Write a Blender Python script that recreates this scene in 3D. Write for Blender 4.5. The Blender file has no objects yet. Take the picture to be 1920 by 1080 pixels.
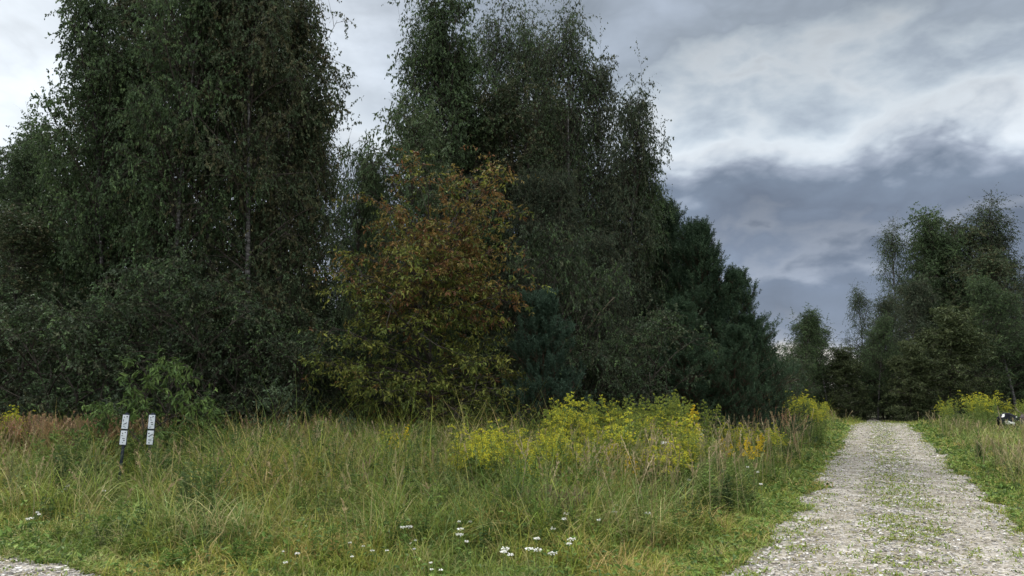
import bpy, math, random
import numpy as np
R = math.radians
S = bpy.context.scene
COL = S.collection
rng = np.random.default_rng(7)
random.seed(7)

# ------------------------------------------------------------------ camera
F = 1397.0                      # focal length in photo pixels (1920 wide)
PITCH = R(7.95)
CAMH = 1.6
cam_d = bpy.data.cameras.new('camera'); cam = bpy.data.objects.new('camera', cam_d); COL.objects.link(cam)
cam.location = (0, 0, CAMH); cam.rotation_euler = (R(90) + PITCH, 0, 0)
cam_d.sensor_width = 36; cam_d.lens = 36 * F / 1920
cam_d.clip_start = 0.1; cam_d.clip_end = 3000
S.camera = cam
S.view_settings.view_transform = 'Standard'; S.view_settings.look = 'None'
S.view_settings.exposure = 0.42; S.view_settings.gamma = 1
S.render.engine = 'CYCLES'
S.cycles.max_bounces = 4; S.cycles.diffuse_bounces = 2; S.cycles.glossy_bounces = 2; S.cycles.transmission_bounces = 3

def gx(px, D, z=0.0):
    """world x of something at ground distance D that is seen in photo column px"""
    return (px - 960) / F * (D * math.cos(PITCH) + (z - CAMH) * math.sin(PITCH))
def hz(py, D):
    """height of something at ground distance D whose top is seen in photo row py"""
    return CAMH + D * math.tan(PITCH + math.atan((540 - py) / F))

# ------------------------------------------------------------------ sky (world) and sun
SUN_EL, SUN_AZ = R(50), R(-38)          # ahead of the camera and to the left, veiled by cloud
W = bpy.data.worlds.new('World'); S.world = W; W.use_nodes = True
nt = W.node_tree; nt.nodes.clear(); N = nt.nodes; L = nt.links
def node(t, **k):
    n = N.new(t)
    for a, b in k.items(): setattr(n, a, b)
    return n
def wmath(op, a, b=None, c=None, clamp=False):
    n = node('ShaderNodeMath', operation=op); n.use_clamp = clamp
    for i, v in enumerate((a, b, c)):
        if v is None: continue
        if isinstance(v, (int, float)): n.inputs[i].default_value = v
        else: L.new(v, n.inputs[i])
    return n.outputs[0]
tc = node('ShaderNodeTexCoord')
nrm = node('ShaderNodeVectorMath', operation='NORMALIZE'); L.new(tc.outputs['Generated'], nrm.inputs[0])
sep = node('ShaderNodeSeparateXYZ'); L.new(nrm.outputs[0], sep.inputs[0])
sx, sy, sz = sep.outputs
zc = wmath('MAXIMUM', sz, 0.0)
den = wmath('ADD', zc, 0.42)
cx = wmath('DIVIDE', sx, den); cy = wmath('DIVIDE', sy, den)
comb = node('ShaderNodeCombineXYZ'); L.new(cx, comb.inputs[0]); L.new(cy, comb.inputs[1])
def noise(scale, detail, rough, vec, dist=0.0, off=(0, 0, 0)):
    m = node('ShaderNodeVectorMath', operation='ADD'); L.new(vec, m.inputs[0]); m.inputs[1].default_value = off
    n = node('ShaderNodeTexNoise'); n.inputs['Scale'].default_value = scale; n.inputs['Detail'].default_value = detail
    n.inputs['Roughness'].default_value = rough; n.inputs['Distortion'].default_value = dist
    L.new(m.outputs[0], n.inputs['Vector']); return n.outputs['Fac']
st = node('ShaderNodeVectorMath', operation='MULTIPLY'); L.new(nrm.outputs[0], st.inputs[0]); st.inputs[1].default_value = (1, 1, 1.9)
def vor(scale, detail, vec, off):
    # cauliflower lobes: fractal smooth cells, their position stirred by noise
    nz = node('ShaderNodeTexNoise'); nz.inputs['Scale'].default_value = scale * .9; nz.inputs['Detail'].default_value = 3; L.new(vec, nz.inputs['Vector'])
    sb = node('ShaderNodeVectorMath', operation='MULTIPLY_ADD'); L.new(nz.outputs['Color'], sb.inputs[0]); sb.inputs[1].default_value = (.9 / scale,) * 3; L.new(vec, sb.inputs[2])
    m = node('ShaderNodeVectorMath', operation='ADD'); L.new(sb.outputs[0], m.inputs[0]); m.inputs[1].default_value = off
    v = node('ShaderNodeTexVoronoi', feature='F1'); v.inputs['Scale'].default_value = scale; v.inputs['Detail'].default_value = detail
    v.inputs['Roughness'].default_value = .5; v.normalize = True
    L.new(m.outputs[0], v.inputs['Vector']); return v.outputs['Distance']
nA = noise(1.3, 2, 0.5, comb.outputs[0], 0.0, (3.1, 1.7, 0.0))
nB = noise(3.2, 8, 0.56, st.outputs[0], 0.0, (7.3, 2.2, 0.4))
nV = vor(6.5, 4.0, st.outputs[0], (1.3, 0.2, 2.4))
w1 = wmath('MULTIPLY', wmath('SUBTRACT', nA, 0.5), 0.10)
w2 = wmath('MULTIPLY', wmath('SUBTRACT', nB, 0.5), 0.38)
w3 = wmath('MULTIPLY', wmath('SUBTRACT', 0.33, nV), 0.34)
fade = wmath('MULTIPLY_ADD', zc, 2.0, 0.30, clamp=True)
warp = wmath('MULTIPLY', wmath('ADD', wmath('ADD', w1, w2), w3), fade)
zz = wmath('ADD', zc, warp, clamp=True)
ramp = node('ShaderNodeValToRGB'); L.new(zz, ramp.inputs[0])
cr = ramp.color_ramp
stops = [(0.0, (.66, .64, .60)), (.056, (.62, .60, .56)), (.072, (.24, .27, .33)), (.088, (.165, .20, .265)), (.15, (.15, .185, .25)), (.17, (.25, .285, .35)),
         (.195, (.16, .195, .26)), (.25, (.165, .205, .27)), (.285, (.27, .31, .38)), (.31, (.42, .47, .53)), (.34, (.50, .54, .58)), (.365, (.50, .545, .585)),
         (.395, (.36, .41, .46)), (.425, (.25, .29, .34)), (.56, (.27, .31, .37)), (.66, (1.3, 1.33, 1.37)), (1.0, (2.7, 2.75, 2.8))]  # last stops: overhead sky above the view, brightened to light the ground
cr.elements[0].position = stops[0][0]; cr.elements[0].color = (*stops[0][1], 1)
cr.elements[1].position = 1.0; cr.elements[1].color = (*stops[-1][1], 1)
for p, c in stops[1:-1]:
    e = cr.elements.new(p); e.color = (*c, 1)
# thinner, whiter cloud towards the left of the view
lf = wmath('MULTIPLY_ADD', sx, -2.2, wmath('MULTIPLY_ADD', nB, 1.2, -0.75), clamp=True)
mixl = node('ShaderNodeMix', data_type='RGBA'); L.new(lf, mixl.inputs['Factor']); L.new(ramp.outputs[0], mixl.inputs['A'])
mixl.inputs['B'].default_value = (.66, .71, .76, 1)
# puffy detail: brighter and darker lobes
det = wmath('MULTIPLY_ADD', wmath('ADD', wmath('MULTIPLY', wmath('SUBTRACT', nB, 0.5), 0.8), wmath('SUBTRACT', 0.33, nV)), 1.35, 0.98)
det = wmath('MULTIPLY', det, wmath('MULTIPLY_ADD', wmath('MULTIPLY_ADD', sy, -1.2, 0.3, clamp=True), 0.6, 1.0))   # unseen sky behind the viewer brightened to light the tree fronts
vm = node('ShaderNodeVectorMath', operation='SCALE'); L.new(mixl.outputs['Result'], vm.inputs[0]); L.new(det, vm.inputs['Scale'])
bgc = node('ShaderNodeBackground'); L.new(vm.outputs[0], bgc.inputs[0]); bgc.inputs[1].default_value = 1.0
sky = node('ShaderNodeTexSky', sky_type='NISHITA'); sky.sun_disc = False
sky.sun_elevation = SUN_EL; sky.sun_rotation = SUN_AZ
bgs = node('ShaderNodeBackground'); L.new(sky.outputs[0], bgs.inputs[0]); bgs.inputs[1].default_value = 0.08
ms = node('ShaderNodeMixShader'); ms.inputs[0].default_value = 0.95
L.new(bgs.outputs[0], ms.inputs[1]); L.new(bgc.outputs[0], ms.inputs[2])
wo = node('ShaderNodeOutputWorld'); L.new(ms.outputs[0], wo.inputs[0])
W.cycles.sampling_method = 'MANUAL'; W.cycles.sample_map_resolution = 512
sl = bpy.data.lights.new('sun', 'SUN'); sl.energy = 3.1; sl.angle = R(12); sl.color = (1.0, .96, .88)
so = bpy.data.objects.new('sun', sl); COL.objects.link(so)
from mathutils import Vector
sd = Vector((math.sin(SUN_AZ) * math.cos(SUN_EL), math.cos(SUN_AZ) * math.cos(SUN_EL), math.sin(SUN_EL)))
so.rotation_euler = sd.to_track_quat('Z', 'Y').to_euler(); so.location = (0, 0, 40)

# ------------------------------------------------------------------ materials
def mat_tint(name, transl=0.25, rough=0.55, spec=0.25):
    m = bpy.data.materials.new(name); m.use_nodes = True; t = m.node_tree; t.nodes.clear()
    a = t.nodes.new('ShaderNodeAttribute'); a.attribute_name = 'tint'
    oi = t.nodes.new('ShaderNodeObjectInfo')
    hs = t.nodes.new('ShaderNodeHueSaturation')
    mr = t.nodes.new('ShaderNodeMapRange'); mr.inputs['To Min'].default_value = 0.85; mr.inputs['To Max'].default_value = 1.15
    t.links.new(oi.outputs['Random'], mr.inputs['Value']); t.links.new(mr.outputs[0], hs.inputs['Value'])
    t.links.new(a.outputs['Color'], hs.inputs['Color'])
    p = t.nodes.new('ShaderNodeBsdfPrincipled'); p.inputs['Roughness'].default_value = rough
    p.inputs['Specular IOR Level'].default_value = spec
    t.links.new(hs.outputs[0], p.inputs['Base Color'])
    o = t.nodes.new('ShaderNodeOutputMaterial')
    if transl > 0:
        tr = t.nodes.new('ShaderNodeBsdfTranslucent'); t.links.new(hs.outputs[0], tr.inputs[0])
        mx = t.nodes.new('ShaderNodeMixShader'); mx.inputs[0].default_value = transl
        t.links.new(p.outputs[0], mx.inputs[1]); t.links.new(tr.outputs[0], mx.inputs[2]); t.links.new(mx.outputs[0], o.inputs[0])
    else: t.links.new(p.outputs[0], o.inputs[0])
    return m
def mat_noise(name, cols, scale, detail=6, rough=.9, bump=0.3, stretch=(1, 1, 1), spec=.2):
    m = bpy.data.materials.new(name); m.use_nodes = True; t = m.node_tree
    p = t.nodes['Principled BSDF']; p.inputs['Roughness'].default_value = rough; p.inputs['Specular IOR Level'].default_value = spec
    g = t.nodes.new('ShaderNodeTexCoord'); mp = t.nodes.new('ShaderNodeMapping'); mp.inputs['Scale'].default_value = stretch
    n = t.nodes.new('ShaderNodeTexNoise'); n.inputs['Scale'].default_value = scale; n.inputs['Detail'].default_value = detail; n.inputs['Roughness'].default_value = .65
    r = t.nodes.new('ShaderNodeValToRGB')
    k = len(cols)
    r.color_ramp.elements[0].color = (*cols[0], 1); r.color_ramp.elements[0].position = .3
    r.color_ramp.elements[1].color = (*cols[-1], 1); r.color_ramp.elements[1].position = .7
    for i, c in enumerate(cols[1:-1]):
        e = r.color_ramp.elements.new(.3 + .4 * (i + 1) / (k - 1)); e.color = (*c, 1)
    b = t.nodes.new('ShaderNodeBump'); b.inputs['Strength'].default_value = bump; b.inputs['Distance'].default_value = .02
    t.links.new(g.outputs['Object'], mp.inputs[0]); t.links.new(mp.outputs[0], n.inputs['Vector']); t.links.new(n.outputs['Fac'], r.inputs[0])
    t.links.new(r.outputs[0], p.inputs['Base Color']); t.links.new(n.outputs['Fac'], b.inputs['Height']); t.links.new(b.outputs[0], p.inputs['Normal'])
    return m
M_leaf = mat_tint('leaf', .22, .6, .12)
M_grass = mat_tint('grass_blade', .32, .6, .12)
M_petal = mat_tint('petal', .25, .7, .1)
M_stone = mat_tint('gravel_stone', 0, .9, .15)
M_birch = mat_noise('birch_bark', [(.02, .018, .017), (.08, .075, .07), (.22, .21, .20)], 5, stretch=(1, 1, 3))
M_bark = mat_noise('bark', [(.025, .02, .016), (.06, .05, .04)], 9, stretch=(3, 3, .6))
M_pbark = mat_noise('pine_bark', [(.03, .02, .015), (.09, .055, .035)], 9, stretch=(3, 3, .6))
M_soil = mat_noise('soil', [(.03, .027, .016), (.035, .042, .016), (.055, .052, .028)], 1.7, 8)
M_gravel = None
def gravel_mat():
    m = bpy.data.materials.new('gravel'); m.use_nodes = True; t = m.node_tree
    p = t.nodes['Principled BSDF']; p.inputs['Roughness'].default_value = .95; p.inputs['Specular IOR Level'].default_value = .1
    g = t.nodes.new('ShaderNodeTexCoord')
    v = t.nodes.new('ShaderNodeTexVoronoi'); v.inputs['Scale'].default_value = 24; v.inputs['Randomness'].default_value = 1
    n = t.nodes.new('ShaderNodeTexNoise'); n.inputs['Scale'].default_value = 2.2; n.inputs['Detail'].default_value = 6
    sepc = t.nodes.new('ShaderNodeSeparateColor')
    r = t.nodes.new('ShaderNodeValToRGB'); r.color_ramp.elements[0].color = (.17, .155, .12, 1); r.color_ramp.elements[1].color = (.36, .335, .305, 1)
    r.color_ramp.elements[0].position = .05
    r2 = t.nodes.new('ShaderNodeValToRGB'); r2.color_ramp.elements[0].position = .42; r2.color_ramp.elements[1].position = .62
    r2.color_ramp.elements[0].color = (.62, .60, .55, 1); r2.color_ramp.elements[1].color = (1, 1, 1, 1)
    mx = t.nodes.new('ShaderNodeMix'); mx.data_type = 'RGBA'; mx.blend_type = 'MULTIPLY'; mx.inputs['Factor'].default_value = 1
    b = t.nodes.new('ShaderNodeBump'); b.inputs['Strength'].default_value = .8; b.inputs['Distance'].default_value = .02; b.invert = True
    for a, c in ((v, 'Vector'), (n, 'Vector')): t.links.new(g.outputs['Object'], a.inputs[c])
    t.links.new(v.outputs['Color'], sepc.inputs[0]); t.links.new(sepc.outputs[0], r.inputs[0]); t.links.new(n.outputs['Fac'], r2.inputs[0])
    t.links.new(r.outputs[0], mx.inputs['A']); t.links.new(r2.outputs[0], mx.inputs['B']); t.links.new(mx.outputs['Result'], p.inputs['Base Color'])
    t.links.new(v.outputs['Distance'], b.inputs['Height']); t.links.new(b.outputs[0], p.inputs['Normal'])
    return m
M_gravel = gravel_mat()
def flat(name, c, rough=.5, spec=.4):
    m = bpy.data.materials.new(name); m.use_nodes = True; p = m.node_tree.nodes['Principled BSDF']
    p.inputs['Base Color'].default_value = (*c, 1); p.inputs['Roughness'].default_value = rough; p.inputs['Specular IOR Level'].default_value = spec
    return m

# ------------------------------------------------------------------ mesh helpers (all quads, numpy)
class G:
    def __init__(s): s.v = []; s.f = []; s.c = []; s.n = 0
    def add(s, V, Fq, C=None):
        V = np.asarray(V, float).reshape(-1, 3); Fq = np.asarray(Fq, int).reshape(-1, 4)
        s.v.append(V); s.f.append(Fq + s.n); s.n += len(V)
        if C is None: C = np.full((len(V), 3), .5)
        C = np.asarray(C, float)
        if C.ndim == 1: C = np.tile(C, (len(V), 1))
        s.c.append(C)
        return s
    def arrays(s): return np.concatenate(s.v), np.concatenate(s.f), np.concatenate(s.c)
def mesh_from(name, g, mat, smooth=False):
    V, Fq, C = g.arrays() if isinstance(g, G) else g
    me = bpy.data.meshes.new(name); nv, nf = len(V), len(Fq)
    me.vertices.add(nv); me.vertices.foreach_set('co', V.astype(np.float32).ravel())
    me.loops.add(nf * 4); me.loops.foreach_set('vertex_index', Fq.astype(np.int32).ravel())
    me.polygons.add(nf); me.polygons.foreach_set('loop_start', np.arange(0, nf * 4, 4, dtype=np.int32))
    me.polygons.foreach_set('loop_total', np.full(nf, 4, dtype=np.int32))
    me.polygons.foreach_set('use_smooth', np.full(nf, smooth, dtype=bool))
    me.update(calc_edges=True)
    at = me.color_attributes.new('tint', 'FLOAT_COLOR', 'POINT')
    cc = np.ones((nv, 4), np.float32); cc[:, :3] = C; at.data.foreach_set('color', cc.ravel())
    me.materials.append(mat)
    return me
def part(name, g, mat, parent=None, smooth=False):
    o = bpy.data.objects.new(name, g if isinstance(g, bpy.types.Mesh) else mesh_from(name, g, mat, smooth)); COL.objects.link(o)
    if parent: o.parent = parent
    return o
def tag(o, label=None, cat=None, group=None, kind=None):
    for k, v in (('label', label), ('category', cat), ('group', group), ('kind', kind)):
        if v: o[k] = v
    return o
def empty(name, loc, rz=0, sc=1):
    o = bpy.data.objects.new(name, None); COL.objects.link(o); o.location = loc; o.rotation_euler = (0, 0, rz)
    o.scale = (sc,) * 3 if isinstance(sc, (int, float)) else sc
    o.empty_display_size = .1
    return o
def unit(a): return a / np.maximum(np.linalg.norm(a, axis=-1, keepdims=True), 1e-9)
def tubes(g, P, Rr, sides=5, C=(.1, .1, .1)):
    """P (M,K,3), Rr (M,K) -> tubes"""
    P = np.asarray(P, float); M, K, _ = P.shape
    T = unit(np.gradient(P, axis=1))
    ref = np.where(np.abs(T[:, :1, 2:3]) > .8, np.array([[[1., 0, 0]]]), np.array([[[0., 0, 1]]]))
    n1 = unit(np.cross(T, np.broadcast_to(ref, T.shape))); n2 = np.cross(T, n1)
    an = np.arange(sides) * 2 * math.pi / sides
    V = P[:, :, None] + Rr[:, :, None, None] * (np.cos(an)[:, None] * n1[:, :, None] + np.sin(an)[:, None] * n2[:, :, None])
    idx = np.arange(M * K * sides).reshape(M, K, sides)
    a = idx[:, :-1]; b = np.roll(idx, -1, 2)[:, :-1]; c = np.roll(idx, -1, 2)[:, 1:]; d = idx[:, 1:]
    C = np.asarray(C, float)
    if C.ndim == 2: C = np.repeat(C, K * sides, 0)
    g.add(V, np.stack([a, b, c, d], -1), C)
def grow(r, start, d, length, K, bend=(0, 0, 0), wob=.1):
    M = len(start); P = np.zeros((M, K, 3)); P[:, 0] = start; d = unit(np.asarray(d, float)); bend = np.asarray(bend, float)
    for k in range(1, K):
        d = unit(d + bend / (K - 1) + r.normal(0, wob, (M, 3)))
        P[:, k] = P[:, k - 1] + d * (length / (K - 1))[:, None]
    return P
def along(P, u):
    """P (M,K,3), u (M,n) in 0..1 -> points and tangents (M,n,3)"""
    M, K, _ = P.shape; x = np.clip(u, 0, .9999) * (K - 1); i = x.astype(int); f = (x - i)[..., None]
    m = np.arange(M)[:, None]; a = P[m, i]; b = P[m, i + 1]
    return a * (1 - f) + b * f, unit(b - a)
def leaves(g, P, D, ln, wd, C, r, fold=.25, up=None):
    """pointed leaf: 4 vertices base, side, tip, side, slightly folded"""
    n = len(P); D = unit(D)
    ref = r.normal(0, 1, (n, 3)) if up is None else up + r.normal(0, .45, (n, 3))
    s = unit(np.cross(D, ref)); nn = np.cross(s, D)
    ln = np.broadcast_to(ln, (n,))[:, None]; wd = np.broadcast_to(wd, (n,))[:, None]
    mid = P + D * ln * .45 + nn * wd * fold
    V = np.stack([P, mid + s * wd * .5, P + D * ln - nn * ln * .08, mid - s * wd * .5], 1)
    g.add(V, np.arange(n * 4).reshape(n, 4), np.repeat(C, 4, 0))
def pick(r, pal, n, jit=.2):
    pal = np.asarray(pal, float); c = pal[r.integers(0, len(pal), n)]
    return np.clip(c * (1 + r.normal(0, jit, (n, 1))), .004, 1)

# ------------------------------------------------------------------ trees
def broadleaf(seed, H, Rad, t0=.12, n1=48, n2=7, n3=5, n4=14, leaf=.06, droop=1.2, pal=None, prof=None, stems=1,
              ang=(75, 25), twl=(.35, .8), tr=.012, lw=.6, layered=False, colfn=None, bark=(.1, .1, .1), wob=.12, clump=.35):
    """returns (trunk G, branches G, crown G) of one tree standing at the origin"""
    r = np.random.default_rng(seed); tg, bg, cg = G(), G(), G()
    prof = prof or (lambda t: np.sin(np.clip((t * .93 + .07), 0, 1) ** .75 * math.pi) ** .7)
    K = 14
    base = np.zeros((stems, 3)); lean = np.zeros((stems, 3)); lean[:, 2] = 1
    if stems > 1:
        a = np.arange(stems) * 2 * math.pi / stems + r.random(); base[:, 0] = .15 * np.cos(a); base[:, 1] = .15 * np.sin(a)
        lean[:, 0] = .2 * np.cos(a); lean[:, 1] = .2 * np.sin(a)
    hs = H * (1 - .12 * np.arange(stems))
    TP = grow(r, base, lean, hs, K, (0, 0, .3), .035)
    tubes(tg, TP, hs[:, None] * tr * (1 - .93 * np.linspace(0, 1, K))[None], 8)
    S1 = []; D1 = []; L1 = []
    for s in range(stems):
        n = n1 // stems if stems > 1 else n1
        t = np.sort(t0 + (1 - t0) * r.random(n) ** .9); t[-3:] = [.95, .975, .99]
        p, tn = along(TP[s:s + 1], t[None]); p = p[0]
        az = np.arange(n) * 2.39996 + r.normal(0, .4, n); el = np.radians(90 - (ang[0] + (ang[1] - ang[0]) * t) + r.normal(0, 7, n))
        d = np.stack([np.cos(az) * np.cos(el), np.sin(az) * np.cos(el), np.sin(el)], 1)
        l = Rad * prof((t - t0) / (1 - t0)) * (1 + r.normal(0, clump * .6, n)) / np.maximum(np.cos(el), .45) * .9 + .25
        S1.append(p); D1.append(d); L1.append(np.clip(l, .25, Rad * 1.9))
    S1 = np.concatenate(S1); D1 = np.concatenate(D1); L1 = np.concatenate(L1); m = len(S1)
    P1 = grow(r, S1, D1, L1, 7, (0, 0, -.35 * droop if not layered else -.15), .09)
    tubes(bg, P1, (L1 * .011 + .004)[:, None] * (1 - .85 * np.linspace(0, 1, 7))[None], 4)
    u2 = .18 + .82 * r.random((m, n2)); u2[:, -1] = .97
    p2, t2 = along(P1, u2)
    side = unit(r.normal(0, 1, (m, n2, 3)) * np.array([1, 1, .35 if layered else .75]))
    d2 = unit(t2 * .7 + side); l2 = L1[:, None] * (.42 - .2 * u2) * (.6 + .8 * r.random((m, n2))) + .2
    P2 = grow(r, p2.reshape(-1, 3), d2.reshape(-1, 3), l2.ravel(), 5, (0, 0, -.5 * droop if not layered else -.2), .12)
    tubes(bg, P2, (l2.ravel() * .008 + .003)[:, None] * (1 - .8 * np.linspace(0, 1, 5))[None], 3)
    m2 = len(P2)
    u3 = .1 + .9 * r.random((m2, n3)); u3[:, -1] = .98
    p3, t3 = along(P2, u3); sd3 = unit(r.normal(0, 1, (m2, n3, 3)) * np.array([1, 1, .4 if layered else .7]))
    l3 = twl[0] + (twl[1] - twl[0]) * r.random(m2 * n3)
    P3 = grow(r, p3.reshape(-1, 3), unit(t3 * .6 + sd3).reshape(-1, 3), l3, 5, (0, 0, -droop * (1.6 if not layered else .5)), wob)
    tubes(bg, P3, np.full((len(P3), 5), .0022) * (1 - .6 * np.linspace(0, 1, 5))[None], 3)
    m3 = len(P3)
    u4 = .08 + .92 * r.random((m3, n4)); p4, t4 = along(P3, u4)
    p4 = p4.reshape(-1, 3); t4 = t4.reshape(-1, 3); kp = (r.random(m3) ** .6)[:, None].repeat(n4, 1).ravel() > r.random(m3 * n4) * .75
    n = len(p4)
    dd = t4 * .5 + r.normal(0, .6, (n, 3)) + np.array([0, 0, -.55 if not layered else -.35])
    C = colfn(r, p4, n, m3, n4) if colfn else pick(r, pal, m3, .16).repeat(n4, 0) * (1 + r.normal(0, .18, (n, 1)))
    ln = leaf * (.45 + .95 * r.random(n))
    dd = dd[kp]; leaves(cg, p4[kp], dd, ln[kp], ln[kp] * lw, np.clip(C, .004, 1)[kp], r, up=(np.array([0, 0, 1.]) if layered else None))
    return tg, bg, cg
def pine(seed, H, Rad, pal, t0=.03, nw=None, shoot=.36):
    r = np.random.default_rng(seed); tg, bg, cg = G(), G(), G()
    TP = grow(r, np.zeros((1, 3)), np.array([[0, 0, 1.]]), np.array([H]), 12, (0, 0, .2), .015)
    tubes(tg, TP, H * .014 * (1 - .93 * np.linspace(0, 1, 12))[None], 8)
    nw = nw or int(H / .36); t = []; az = []
    for i in range(nw):
        k = 6; t += list(t0 + (1 - t0) * (i + .5 * r.random(k)) / nw); az += list(np.arange(k) * 2 * math.pi / k + r.random() * 6)
    t = np.clip(np.array(t), 0, .985); az = np.array(az); m = len(t)
    p, _ = along(TP, t[None]); p = p[0]
    el = np.radians(8 + 42 * t + r.normal(0, 6, m))
    d = np.stack([np.cos(az) * np.cos(el), np.sin(az) * np.cos(el), np.sin(el)], 1)
    L1 = Rad * (1 - t) ** .72 * np.clip(1 + r.normal(0, .26, m), .5, 1.5) + .22
    P1 = grow(r, p, d, L1, 7, (0, 0, .35), .06)
    tubes(bg, P1, (L1 * .010 + .004)[:, None] * (1 - .8 * np.linspace(0, 1, 7))[None], 4)
    n2 = 9; u2 = .22 + .78 * r.random((m, n2)); p2, t2 = along(P1, u2)
    d2 = unit(t2 * .8 + unit(r.normal(0, 1, (m, n2, 3)) * np.array([1, 1, .4])) + np.array([0, 0, .3]))
    l2 = (L1[:, None] * (.36 - .2 * u2) + .12).ravel()
    P2 = grow(r, p2.reshape(-1, 3), d2.reshape(-1, 3), l2, 4, (0, 0, .5), .06)
    tubes(bg, P2, (l2 * .01 + .004)[:, None] * (1 - .6 * np.linspace(0, 1, 4))[None], 3)
    # shoots (bottle brushes) on the ends of every branch and branchlet, a few along it
    st = []; dr = []
    for PP, n in ((P1, 4), (P2, 2)):
        u = .35 + .55 * r.random((len(PP), n)); u[:, 0] = .99; q, tt = along(PP, u)
        st.append(q.reshape(-1, 3)); dr.append((tt * .8 + np.array([0, 0, .95]) + r.normal(0, .28, tt.shape)).reshape(-1, 3))
    st = np.concatenate(st + [TP[0, -1:]]); dr = unit(np.concatenate(dr + [np.array([[0, 0, 1.]])])); ns = len(st)
    sl_ = shoot * (.6 + .7 * r.random(ns)); nn = 34
    f = r.random((ns, nn)); pos = st[:, None] + dr[:, None] * (sl_[:, None] * f)[..., None]
    rad = unit(r.normal(0, 1, (ns, nn, 3))); nd = unit(rad + dr[:, None] * .9)
    C = pick(r, pal, ns, .15).repeat(nn, 0) * (1 + r.normal(0, .12, (ns * nn, 1)))
    leaves(cg, pos.reshape(-1, 3), nd.reshape(-1, 3), .095, .017, np.clip(C, .004, 1), r, fold=0)
    return tg, bg, cg

BIRCH = [(.054, .074, .034), (.044, .064, .030), (.068, .078, .036), (.080, .076, .036), (.050, .074, .034)]
BIRCH_G = [(.056, .090, .036), (.072, .108, .042), (.048, .076, .034), (.040, .060, .028)]
BIRCH_D = [(.044, .060, .034), (.050, .066, .036), (.060, .068, .036), (.034, .050, .028)]
PINEC = [(.038, .066, .034), (.048, .078, .040), (.030, .054, .030)]
MAPLE = [(.122, .138, .028), (.094, .118, .025), (.150, .155, .034), (.068, .090, .022)]
bprof = lambda t: np.clip(np.minimum(.75 + .8 * t, 1.0) * (1 - np.clip(t - .45, 0, 1) ** 1.5 * 1.9), .14, 1)
def maple_col(r, p, n, m3, n4):
    c = pick(r, MAPLE, m3, .14).repeat(n4, 0)
    z = p[:, 2]; x = p[:, 0]
    f = np.clip((z - 3.6 + .30 * x + .8 * np.sin(x * 2.3 + p[:, 1] * 1.7 + z)) / 2.2, 0, 1) * .72
    patch = np.repeat(r.random(m3), n4)
    autumn = np.array([[.165, .098, .032], [.13, .066, .030], [.17, .13, .036], [.12, .10, .03]])[r.integers(0, 4, m3)].repeat(n4, 0)
    on = (patch < f * .9 + .04)[:, None]
    return np.where(on, autumn, c) * (1 + r.normal(0, .2, (n, 1)))
PROTO = {}
def proto(key, parts, bark, rad, leafm=None):
    tg, bg, cg = parts; V = cg.arrays()[0]
    kz = PROTO_H[key] / np.percentile(V[:, 2], 99.8); kr = rad / np.percentile(np.hypot(V[:, 0], V[:, 1]), 93)
    for q in (tg, bg, cg): q.v = [v * np.array([kr, kr, kz]) for v in q.v]
    print(key, 'kz %.2f kr %.2f leaves %d' % (kz, kr, len(V) // 4))
    PROTO[key] = (mesh_from('trunk', tg, bark, True), mesh_from('branches', bg, M_pbark if bark is M_pbark else M_bark), mesh_from('crown', cg, leafm or M_leaf))
HT = {}
def mk(key, H, fn, bark, rad): PROTO_H[key] = H; proto(key, fn, bark, rad)
PROTO_H = {}
mk('birch_a', 12, broadleaf(11, 12, 2.1, t0=.10, n1=78, n2=9, n3=6, n4=16, leaf=.098, droop=.35, pal=BIRCH, prof=bprof), M_birch, 1.7)
mk('birch_b', 12, broadleaf(12, 12, 1.9, t0=.08, n1=78, n2=9, n3=6, n4=16, leaf=.098, droop=.55, pal=BIRCH, prof=bprof), M_birch, 1.55)
mk('birch_g', 12, broadleaf(13, 12, 2.2, t0=.10, n1=78, n2=9, n3=6, n4=16, leaf=.098, droop=.4, pal=BIRCH_G, prof=bprof), M_birch, 1.7)
mk('birch_d', 12, broadleaf(14, 12, 2.0, t0=.07, n1=78, n2=9, n3=6, n4=16, leaf=.098, droop=.6, pal=BIRCH_D, prof=bprof, twl=(.45, 1.1)), M_birch, 1.6)
mk('birch_w', 12, broadleaf(15, 12, 1.5, t0=.12, n1=60, n2=8, n3=6, n4=13, leaf=.085, droop=.7, pal=BIRCH_G + BIRCH_D, prof=bprof, twl=(.5, 1.3)), M_birch, 1.15)
mk('bush', 4, broadleaf(16, 4, 1.5, t0=.03, n1=42, n2=8, n3=5, n4=14, leaf=.075, droop=.6, pal=BIRCH_D + BIRCH_G, stems=3, twl=(.25, .6)), M_bark, 1.3)
mk('maple', 6.5, broadleaf(21, 6.5, 2.15, t0=.02, n1=80, n2=11, n3=6, n4=10, leaf=.120, lw=.40, droop=1.0, layered=True, colfn=maple_col,
    prof=lambda t: np.clip(.92 + .3 * t - 1.3 * np.clip(t - .35, 0, 1) ** 1.4, .2, 1), clump=.6, ang=(92, 40), twl=(.25, .6)), M_bark, 2.0)
mk('ashleaf', 8.6, broadleaf(22, 8.6, 1.45, t0=.25, n1=40, n2=7, n3=5, n4=9, leaf=.15, lw=.36, droop=.9, pal=[(.06, .09, .04), (.05, .075, .034), (.075, .10, .045)], ang=(70, 25), twl=(.3, .6), prof=bprof), M_bark, 1.3)
mk('layered', 8, broadleaf(23, 8, 2.9, t0=.04, n1=74, n2=10, n3=6, n4=10, leaf=.15, lw=.45, droop=1.0, layered=True, pal=[(.055, .072, .028), (.045, .06, .026), (.07, .085, .034)],
    prof=lambda t: np.clip(1 - .75 * t, .15, 1), ang=(92, 50), twl=(.25, .6)), M_bark, 2.7)
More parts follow.
